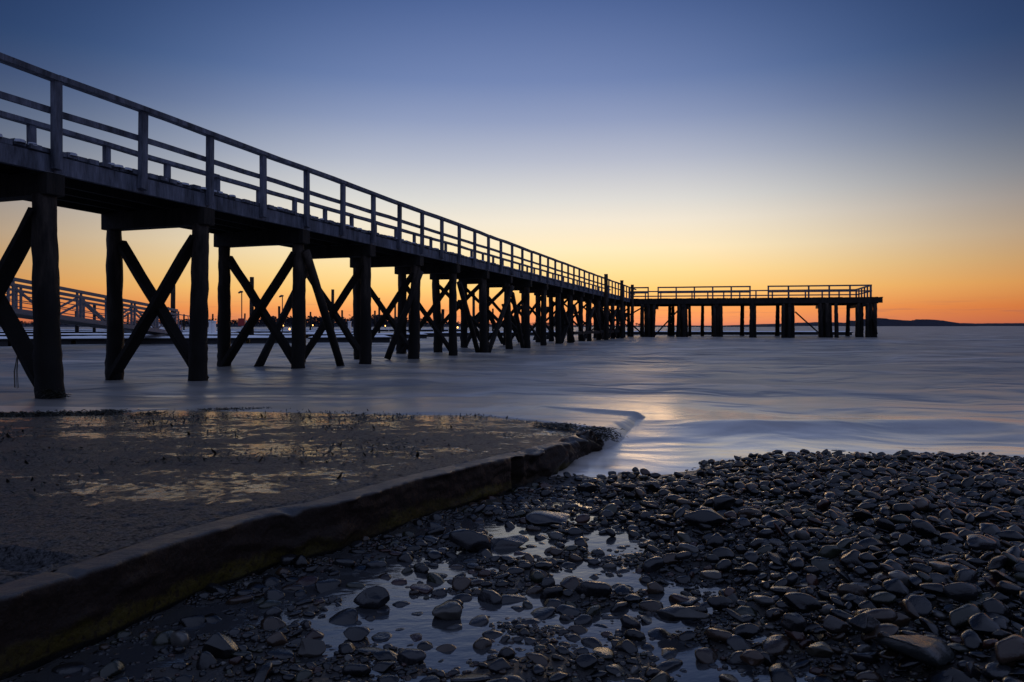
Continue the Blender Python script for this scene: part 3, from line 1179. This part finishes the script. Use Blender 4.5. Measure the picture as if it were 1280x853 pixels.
# ------------------------------------------------------------------ marina
def dock(p, q, width, label, group='snow covered floating docks', h=.38):
    p, q = Vector((*p, SEA)), Vector((*q, SEA))
    d = (q - p)
    ln = d.length
    d.normalize()
    sd = Vector((-d.y, d.x, 0))
    root = empty('floating_dock', (p + q) / 2)
    tag(root, label, 'floating dock', group)
    b = MB()
    n = max(1, int(ln / 3))
    for k in range(n):
        c = d * (-ln / 2 + ln * (k + .5) / n)
        b.box(c + Vector((0, 0, h * .32)), d * (ln / n / 2 - .12), sd * (width / 2 - .12), Vector((0, 0, h * .32 + .1)))
    b.build('float', M['dock_float'], root)
    b = MB()
    b.box(Vector((0, 0, h * .84)), d * ln / 2, sd * width / 2, Vector((0, 0, h * .1)))
    b.build('deck', M['pier_timber'], root)
    # snow lying on the deck, uneven
    xs = np.linspace(-ln / 2 + .02, ln / 2 - .02, max(8, int(ln / .35)))
    vs = np.linspace(-width / 2 + .02, width / 2 - .02, 9)
    A, B = np.meshgrid(xs, vs, indexing='ij')
    hz = h * .94 + .02 + (.09 + .07 * fbm(A * .8 + p.x, B * 1.2, 3, 50)) * sstep(1, .72, np.abs(B) / (width / 2)) * sstep(ln / 2, ln / 2 - .25, np.abs(A))
    V = np.stack([A * d.x + B * sd.x, A * d.y + B * sd.y, hz], -1).reshape(-1, 3)
    np_mesh('snow', V, grid_quads(len(xs), len(vs)), M['snow'], root)
    return root


dock((-38, 37.5), (-13.5, 44.0), 2.6, 'nearest long snow-covered floating dock under the foot of the aluminium gangway')
dock((-13.2, 44.3), (-8.1, 45.6), 2.2, 'short dock end section with blunt end beyond the fourth pair of piles')
dock((-55, 55), (-12, 62), 2.4, 'second snowy dock parallel behind the nearest one')
dock((-13, 58.5), (-7.5, 60.0), 2.2, 'small dock finger seen between the braced piles beyond the blunt end')
dock((-9.5, 70), (6, 82), 2.2, 'middle snowy dock behind the dense far piles of the pier')
dock((10.5, 86), (41, 83), 2.6, 'snow-topped floating dock passing behind the pier head')
dock((-90, 82), (-20, 96), 2.6, 'third snowy dock deep in the marina at left')
dock((-120, 125), (-10, 140), 3.0, 'farthest snowy dock line in front of the wooded shore')
dock((-30, 60.5), (-33, 80), 1.8, 'narrow dock finger pointing away between two longer docks')
dock((-20, 63), (-22, 92), 1.8, 'narrow dock finger beyond the blunt dock end')

PM = [pile_mesh(30 + k, 6.2, .16, .15, .03) for k in range(2)]
marina = [  # px, py of top, radius factor, distance
    (96, 389, 1, 60), (118, 380, 1, 73), (160, 390.5, 1, 120), (210, 384, .7, 60), (216, 345, 1.05, 50.5), (230, 393, 1, 130), (266, 392.6, 1, 130), (306, 392, 1, 130),
    (314.5, 346.5, 1, 51), (349, 383, 1, 90), (388, 390, 1, 120), (416, 362, 1, 71), (427.6, 388, 1, 110), (468.7, 388.5, 1, 110),
    (474, 372.4, .85, 86), (494, 376, .9, 100), (511.6, 379.4, .8, 110), (553.6, 386.7, 1.5, 100), (592, 366, 1, 77), (616, 386, 1, 110), (647, 385.6, 1.2, 105), (690, 389, 1, 110)]
place = ['showing through the gangway truss', 'rising just above the gangway handrail', 'behind the middle of the first cross brace', 'slim one at the gangway foot', 'tall thick one at the gangway foot', 'short one just past the gangway foot', 'short one between second and third near piles', 'short one beside the first lamp post',
         'tall thick one inside the third cross brace', 'short one right of the third brace crossing', 'short one hidden behind the near pile', 'tall round-topped one inside the fourth cross brace', 'thin one beside the tall round-topped one', 'short one of the close pair past the fifth near pile',
         'tall one of the close pair past the fifth near pile', 'left of the leaning brace', 'seen through the small gap of the leaning brace', 'stout short one past the dock end', 'tall one showing under the deck between far bents', 'short one between the middle far bents', 'stout one near the far bents', 'last short one before the fender piles']
for (px, py, sc_, dist), w in zip(marina, place):
    q = at(px, py, dist)
    o = bpy.data.objects.new('dock_piling', random.choice(PM))
    col.objects.link(o)
    o.location = q
    o.rotation_euler = (random.uniform(-.008, .008), random.uniform(-.008, .008), random.uniform(0, 6))
    o.scale = (sc_, sc_, 1)
    tag(o, f'dark marina piling, {w}', 'piling', 'pilings of the marina docks')

# lamp posts on the dock
for (px, top, dist, lab) in ((302.2, 366, 58, 'thin dock lamp post with small head left of the tall thick piling'), (353, 371, 62, 'thin dock lamp post with small head right of the third brace crossing')):
    q = at(px, top, dist)
    r0 = empty('lamp_post', (q.x, q.y, .35))
    tag(r0, lab, 'lamp post', 'lamp posts on the docks')
    b = MB()
    b.tube([(0, 0, 0), (0, 0, q.z - .35)], .045, 8)
    b.build('post', M['dark_steel'], r0)
    b = MB()
    b.tube([(-.28, 0, q.z - .38), (-.1, 0, q.z - .28), (.1, 0, q.z - .28)], [.07, .1, .06], 8)
    b.build('lamp_head', M['dark_steel'], r0)

# harbour lights burning along the far shore
for (px, py, dist, lab) in ((354, 407, 150, 'small warm light by the second lamp post'), (362, 411.5, 110, 'low warm light on the dock beside the third brace'), (391, 406.7, 170, 'warm light between near pile and long rake brace'), (436, 407, 180, 'warm light between the fourth cross brace and its pile'),
                            (481.6, 407.6, 180, 'warm light right of the close pair of pilings'), (572, 409.5, 120, 'warm light past the sixth near pile'), (640, 407, 170, 'tiny orange light beyond the far bents')):
    q = at(px, py, dist)
    r0 = empty('harbour_light', (q.x, q.y, SEA))
    tag(r0, 'distant lit ' + lab, 'harbour light', 'lit lights of the marina')
    b = MB()
    b.tube([(0, 0, 0), (0, 0, q.z - SEA - .12)], .06, 6)
    b.build('post', M['dark_steel'], r0)
    b = MB()
    z = q.z - SEA
    b.tube([(0, 0, z - .16), (0, 0, z), (0, 0, z + .16)], [.09, .13, .07], 8)
    b.build('lamp', M['lamp_glow'], r0, smooth=True)

# dock furniture
def pedestal(px, dist, lab):
    q = at(px, 405, dist)
    r0 = empty('power_pedestal', (q.x, q.y, .42))
    tag(r0, lab, 'power pedestal', 'power pedestals on the docks')
    b = MB()
    b.box((0, 0, .5), (.13, 0, 0), (0, .12, 0), (0, 0, .5))
    b.build('body', M['white_paint'], r0, bevel=.02)
    b = MB()
    b.box((0, 0, 1.06), (.17, 0, 0), (0, .16, 0), (0, 0, .055))
    b.build('cap', M['white_paint'], r0, bevel=.02)


pedestal(263.5, 60, 'white power pedestal, left one of the pair between second and third near piles')
pedestal(267.5, 60, 'white power pedestal, right one of the pair between second and third near piles')
pedestal(305.8, 59, 'white power pedestal beside the red lifebuoy box')
pedestal(437, 66, 'white power pedestal near the fourth near pile')

q = at(193, 414, 43.2)
b = MB()
vs = []
for z, w in ((0, .62), (.25, .6), (.62, .3), (.82, .22)):
    for (sx, sy) in ((-1, -1), (1, -1), (1, 1), (-1, 1)):
        vs.append((sx * w, sy * w * .8, z))
fs = [(0, 3, 2, 1), (12, 13, 14, 15)]
for k in range(3):
    for j in range(4):
        j2 = (j + 1) % 4
        fs.append((k * 4 + j, k * 4 + j2, k * 4 + 4 + j2, k * 4 + 4 + j))
b.add(vs, fs)
o = b.build('dock_box', M['snow'], bevel=.06)
o.location = (q.x, q.y, .5)
tag(o, 'snow-covered tapered dock box below the foot of the gangway', 'dock box')
q = at(221, 416, 43.0)
b = MB()
b.tube([(0, 0, 0), (0, 0, .1), (0, 0, .35), (0, 0, .6), (0, 0, .65)], [.2, .24, .25, .24, .2], 14)
o = b.build('barrel', M['blue_plastic'], smooth=False)
o.location = (q.x, q.y, .5)
tag(o, 'small blue plastic barrel on the dock right of the gangway foot', 'barrel')
q = at(302.3, 405, 57.5)
r0 = empty('lifebuoy_box', (q.x, q.y, .45))
tag(r0, 'red lifebuoy box on a post under the first lamp post', 'lifebuoy box')
b = MB()
b.box((0, 0, .95), (.28, 0, 0), (0, .15, 0), (0, 0, .32))
b.build('box', M['red_paint'], r0, bevel=.04)
b = MB()
b.tube([(0, .02, 0), (0, .02, .66)], .05, 8)
b.build('post', M['white_paint'], r0)

# gangway: two aluminium trusses with a deck between
def gangway():
    a = at(-240, 341, 22.5)
    a = Vector((-24.1, 22.5, 2.55))
    c = Vector((-21.6, 42.6, .62))
    root = empty('gangway', c)
    tag(root, 'aluminium truss gangway sloping down to the nearest snowy dock', 'gangway')
    d = (c - a)
    hd = Vector((d.x, d.y, 0)).normalized()
    sd = Vector((hd.y, -hd.x, 0))
    up = Vector((0, 0, 1))
    HT = 1.42
    n = 10
    for off in (-.75, .75):
        tr = empty('truss', sd * off)
        tr.parent = root
        for z, w, nm in ((HT, .15, 'top_chord'), (HT - .24, .11, 'upper_rail'), (0, .22, 'bottom_chord'), (.42, .04, 'guard_rail'), (.72, .04, 'guard_rail')):
            b = MB()
            b.bar(a - c + up * z, up * z, w, w)
            b.build(nm, M['aluminium'], tr)
        for k in range(n + 1):
            p = (a - c).lerp(Vector(), k / n)
            for dd in (-.13, .13):
                b = MB()
                b.bar(p + hd * dd + up * .08, p + hd * dd + up * (HT - .04), .085, .085, up=hd)
                b.build('upright', M['aluminium'], tr)
            if k < n:
                q = (a - c).lerp(Vector(), (k + 1) / n)
                b = MB()
                if (k + (off > 0)) % 2 == 0:
                    b.bar(p + up * .08, q + up * (HT - .26), .085, .085, up=hd)
                else:
                    b.bar(p + up * (HT - .26), q + up * .08, .085, .085, up=hd)
                b.build('diagonal', M['aluminium'], tr)
    b = MB()
    b.bar(a - c + up * -.06, up * -.06, 1.36, .07)
    b.build('walkway', M['dark_steel'], root)
    b = MB()
    b.bar(a - c + up * .02, up * .02, 1.30, .06, wob=.004, seg=20)
    b.build('snow', M['snow'], root)
    # looped end handrails
    for off in (-.7, .7):
        b = MB()
        s = sd * off
        b.tube([s + hd * 0 + up * 1.2, s + hd * 1.0 + up * 1.12, s + hd * 2.2 + up * 1.05, s + hd * 2.7 + up * .8, s + hd * 2.75 + up * .05], .03, 8)
        b.tube([s + hd * 1.2 + up * 1.1, s + hd * 1.6 + up * .05], .025, 8)
        b.build('end_handrail', M['aluminium'], root, smooth=True)
    # trestle carrying the shore end
    b = MB()
    for off in (-.7, .7):
        q = a - c + sd * off
        b.tube([q - up * .1, Vector((q.x, q.y, -c.z - .6))], .16, 10)
    b.build('trestle', M['pile_wood'], root)


gangway()

# ------------------------------------------------------------------ far shore
def land(name, pts, y0, depth, m):
    """low ridge: list of (x, height), front at y0"""
    xs = np.array([p[0] for p in pts], float)
    hs = np.array([p[1] for p in pts], float)
    X = np.linspace(xs[0], xs[-1], 500)
    Hh = np.interp(X, xs, hs)
    Hh = Hh * (1 + .0 * X) + np.clip(Hh, 0, 99) * .32 * fbm(X / (xs[-1] - xs[0]) * 45, X * 0, 4, 80)
    prof = [(-.02, -1.0), (0, .12), (.15, .55), (.4, .92), (.6, 1.0), (1.0, -.2)]
    V = np.array([[x, y0 + depth * a, max(-1.5, h * f) if f > 0 else -1.5] for x, h in zip(X, Hh) for a, f in prof])
    o = np_mesh(name, V, grid_quads(len(X), len(prof)), m)
    return tag(o, kind='structure')


S = lambda px, d: (px - 640) / F * d
HG = lambda py, d: (YH - py) / F * d + EYE
d = 1700
land('island', [(S(1080, d), 0), (S(1093, d), 1.22 * HG(401.9, d)), (S(1110, d), 1.22 * HG(400.4, d)), (S(1130, d), 1.22 * HG(399.8, d)), (S(1150, d), 1.22 * HG(401.4, d)), (S(1165, d), 1.22 * HG(402.2, d)), (S(1195, d), 1.22 * HG(401.2, d)), (S(1212, d), 1.22 * HG(402.4, d)), (S(1224, d), 0)], d, 200, M['far_land'])
d = 3600
land('hills', [(S(900, d), 0), (S(1000, d), HG(404, d)), (S(1045, d), HG(402.9, d)), (S(1060, d), HG(402.5, d)), (S(1075, d), HG(403.3, d)), (S(1110, d), HG(403.9, d)), (S(1240, d), HG(404.2, d)), (S(1500, d), HG(404.0, d)), (S(1700, d), 0)], d, 300, M['far_land'])
d = 700
land('shore_land', [(S(-700, d), 3), (S(-100, d), 4), (S(200, d), 3.5), (S(430, d), 5.2), (S(520, d), 4.5), (S(640, d), 2.2), (S(760, d), 1.8), (S(990, d), 1.3), (S(1010, d), 0)], d, 160, M['far_land'])

# wooded shore: tree masses with bare winter crowns
random.seed(14)
b = MB()
def tree_blob(x, y, z, h, w):
    n = 26
    for k in range(n):
        t = random.random()
        p = Vector((x + random.gauss(0, w * .32), y + random.gauss(0, w * .3), z + h * (.25 + .72 * t)))
        s = w * random.uniform(.10, .24)
        a = [Vector((random.uniform(-1, 1), random.uniform(-1, 1), random.uniform(-1, 1))).normalized() * s for _ in range(4)]
        b.add([p + q for q in a], [(0, 1, 2), (0, 2, 3), (0, 3, 1), (1, 3, 2)])
    b.tube([(x, y, z - .5), (x, y, z + h * .8)], [w * .05, w * .015], 5)


def wood_h(px):
    return np.interp(px, [-200, 0, 100, 200, 262, 275, 300, 330, 345, 420, 436, 470, 500, 530, 560, 600, 680, 780], [5, 5, 4, 6, 7, 5.5, 5, 8.5, 9.5, 8, 9.5, 10.5, 8.5, 8, 5, 3.5, 3, 2.2])


for k in range(900):
    px = random.uniform(-250, 800)
    dd = random.uniform(690, 760)
    h = float(wood_h(px)) * random.uniform(.6, 1.12)
    tree_blob(S(px, dd), dd, 1.5, h, h * random.uniform(.6, 1.1))
tag(b.build('treeline', M['far_wood']), 'far wooded shore of bare trees behind the marina', 'treeline', kind='stuff')

# ------------------------------------------------------------------ world and sun
GLOW_AZ = R(9)
w = bpy.data.worlds.new('World')
sc.world = w
w.use_nodes = True
nt = w.node_tree
nt.nodes.clear()
NN = nt.nodes.new
LK = nt.links.new
outw = NN('ShaderNodeOutputWorld')
bg = NN('ShaderNodeBackground')
bg.inputs[1].default_value = 1.0
tc = NN('ShaderNodeTexCoord')
sep = NN('ShaderNodeSeparateXYZ')
LK(tc.outputs['Generated'], sep.inputs[0])


def wmath(op, a, b=0.0, clamp=False):
    o = NN('ShaderNodeMath')
    o.operation = op
    o.use_clamp = clamp
    for i, v in enumerate((a, b)):
        if isinstance(v, bpy.types.NodeSocket):
            LK(v, o.inputs[i])
        else:
            o.inputs[i].default_value = v
    return o.outputs[0]


def wramp(fac, stops, interp='LINEAR'):
    o = NN('ShaderNodeValToRGB')
    o.color_ramp.interpolation = interp
    e = o.color_ramp.elements
    while len(e) < len(stops):
        e.new(.5)
    for el, (p, c) in zip(e, stops):
        el.position = p
        el.color = c
    LK(fac, o.inputs[0])
    return o.outputs[0]


def wmix(fac, a, b, mode='MIX'):
    o = NN('ShaderNodeMix')
    o.data_type = 'RGBA'
    o.blend_type = mode
    for sock, v in ((o.inputs[0], fac), (o.inputs[6], a), (o.inputs[7], b)):
        if isinstance(v, bpy.types.NodeSocket):
            LK(v, sock)
        else:
            sock.default_value = v
    return o.outputs[2]


z = sep.outputs[2]
zp = wmath('MULTIPLY', z, 2.0, True)
front = wramp(zp, [
    (.000, srgb(210, 130, 108)), (.012, srgb(234, 146, 102)), (.047, srgb(250, 164, 95)), (.105, srgb(255, 207, 124)), (.160, srgb(254, 224, 158)),
    (.222, srgb(252, 235, 194)), (.300, srgb(240, 232, 214)), (.360, srgb(220, 220, 216)), (.468, srgb(182, 189, 206)), (.572, srgb(146, 160, 194)),
    (.674, srgb(116, 136, 182)), (.858, srgb(88, 111, 163)), (1.0, srgb(80, 104, 155))])
back = wramp(zp, [(0, srgb(92, 92, 112)), (.15, srgb(100, 102, 128)), (.4, srgb(104, 114, 150)), (.8, srgb(112, 126, 168)), (1.0, srgb(126, 140, 180))])
gdir = Vector((math.sin(R(0)) * math.cos(R(6)), math.cos(R(0)) * math.cos(R(6)), math.sin(R(6))))
dp = NN('ShaderNodeVectorMath')
dp.operation = 'DOT_PRODUCT'
LK(tc.outputs['Generated'], dp.inputs[0])
dp.inputs[1].default_value = gdir
angd = wmath('MULTIPLY', wmath('ARCCOSINE', wmath('MINIMUM', dp.outputs['Value'], .99999)), 1 / R(90), True)   # 0..1 over 90 degrees
g_ = lambda v: (v, v, v, 1)
fall = wramp(angd, [(0, g_(1.0)), (14 / 90, g_(.97)), (22 / 90, g_(.80)), (30 / 90, g_(.50)), (37 / 90, g_(.30)), (44 / 90, g_(.20)), (60 / 90, g_(.20))], 'B_SPLINE')
def zrange(za, zb, a, b):
    o = NN('ShaderNodeMapRange')
    LK(z, o.inputs[0])
    for i_, x_ in enumerate((za, zb, a, b)):
        o.inputs[i_ + 1].default_value = x_
    return o.outputs[0]


fr_ = wmath('POWER', fall, zrange(.05, .33, .36, 1.75))
fl_ = wmath('POWER', fall, zrange(.04, .30, .60, 1.30))
fb_ = wmath('POWER', fall, zrange(.04, .30, .66, .98))
cmb = NN('ShaderNodeCombineColor')
LK(fr_, cmb.inputs[0])
LK(fl_, cmb.inputs[1])
LK(fb_, cmb.inputs[2])
frontf = wmix(1.0, front, cmb.outputs[0], 'MULTIPLY')
toback = wramp(angd, [(40 / 90, g_(0)), (72 / 90, g_(1))], 'EASE')
c = wmix(toback, frontf, back)
# one or two thin cloud bars low over the island
mp = NN('ShaderNodeMapping')
mp.inputs['Scale'].default_value = (14, 14, 260)
LK(tc.outputs['Generated'], mp.inputs[0])
nz = NN('ShaderNodeTexNoise')
nz.inputs['Scale'].default_value = 1.0
nz.inputs['Detail'].default_value = 4
LK(mp.outputs[0], nz.inputs['Vector'])
band_ = wramp(zp, [(.012, g_(0)), (.028, g_(1)), (.05, g_(.7)), (.075, g_(0))])
cl_ = wmath('MULTIPLY', wramp(nz.outputs[0], [(.55, g_(0)), (.72, g_(1))]), wmath('MULTIPLY', band_, .35))
c = wmix(cl_, c, srgb(128, 92, 96))
skyt = NN('ShaderNodeTexSky')
skyt.sky_type = 'NISHITA'
skyt.sun_disc = False
skyt.sun_elevation = R(0.5)
skyt.sun_rotation = GLOW_AZ
sk = wmix(1.0, skyt.outputs[0], (.01, .01, .01, 1), 'MULTIPLY')
c = wmix(1.0, c, sk, 'ADD')
LK(c, bg.inputs[0])
LK(bg.outputs[0], outw.inputs[0])

sl = bpy.data.lights.new('sun', 'SUN')
sl.energy = .15
sl.color = (1, .62, .32)
sl.angle = R(11)
so = bpy.data.objects.new('sun', sl)
el = R(2.6)
sd = Vector((math.sin(GLOW_AZ) * math.cos(el), math.cos(GLOW_AZ) * math.cos(el), math.sin(el)))
so.rotation_euler = (-sd).to_track_quat('-Z', 'Y').to_euler()
col.objects.link(so)

# ------------------------------------------------------------------ camera
cam = bpy.data.cameras.new('camera')
cam.lens = 24.0
cam.sensor_width = 36
cam.shift_y = -(426.5 - YH) / 1280
cam.clip_end = 20000
cam.clip_start = .05
co_ = bpy.data.objects.new('camera', cam)
co_.location = (0, 0, EYE)
co_.rotation_euler = (R(90), 0, 0)
col.objects.link(co_)
sc.camera = co_
vs_ = sc.view_settings
vs_.view_transform = 'Standard'
vs_.look = 'None'
vs_.exposure = 0
vs_.gamma = 1
vs_.use_curve_mapping = False
sc.cycles.max_bounces = 5
sc.cycles.use_denoising = True
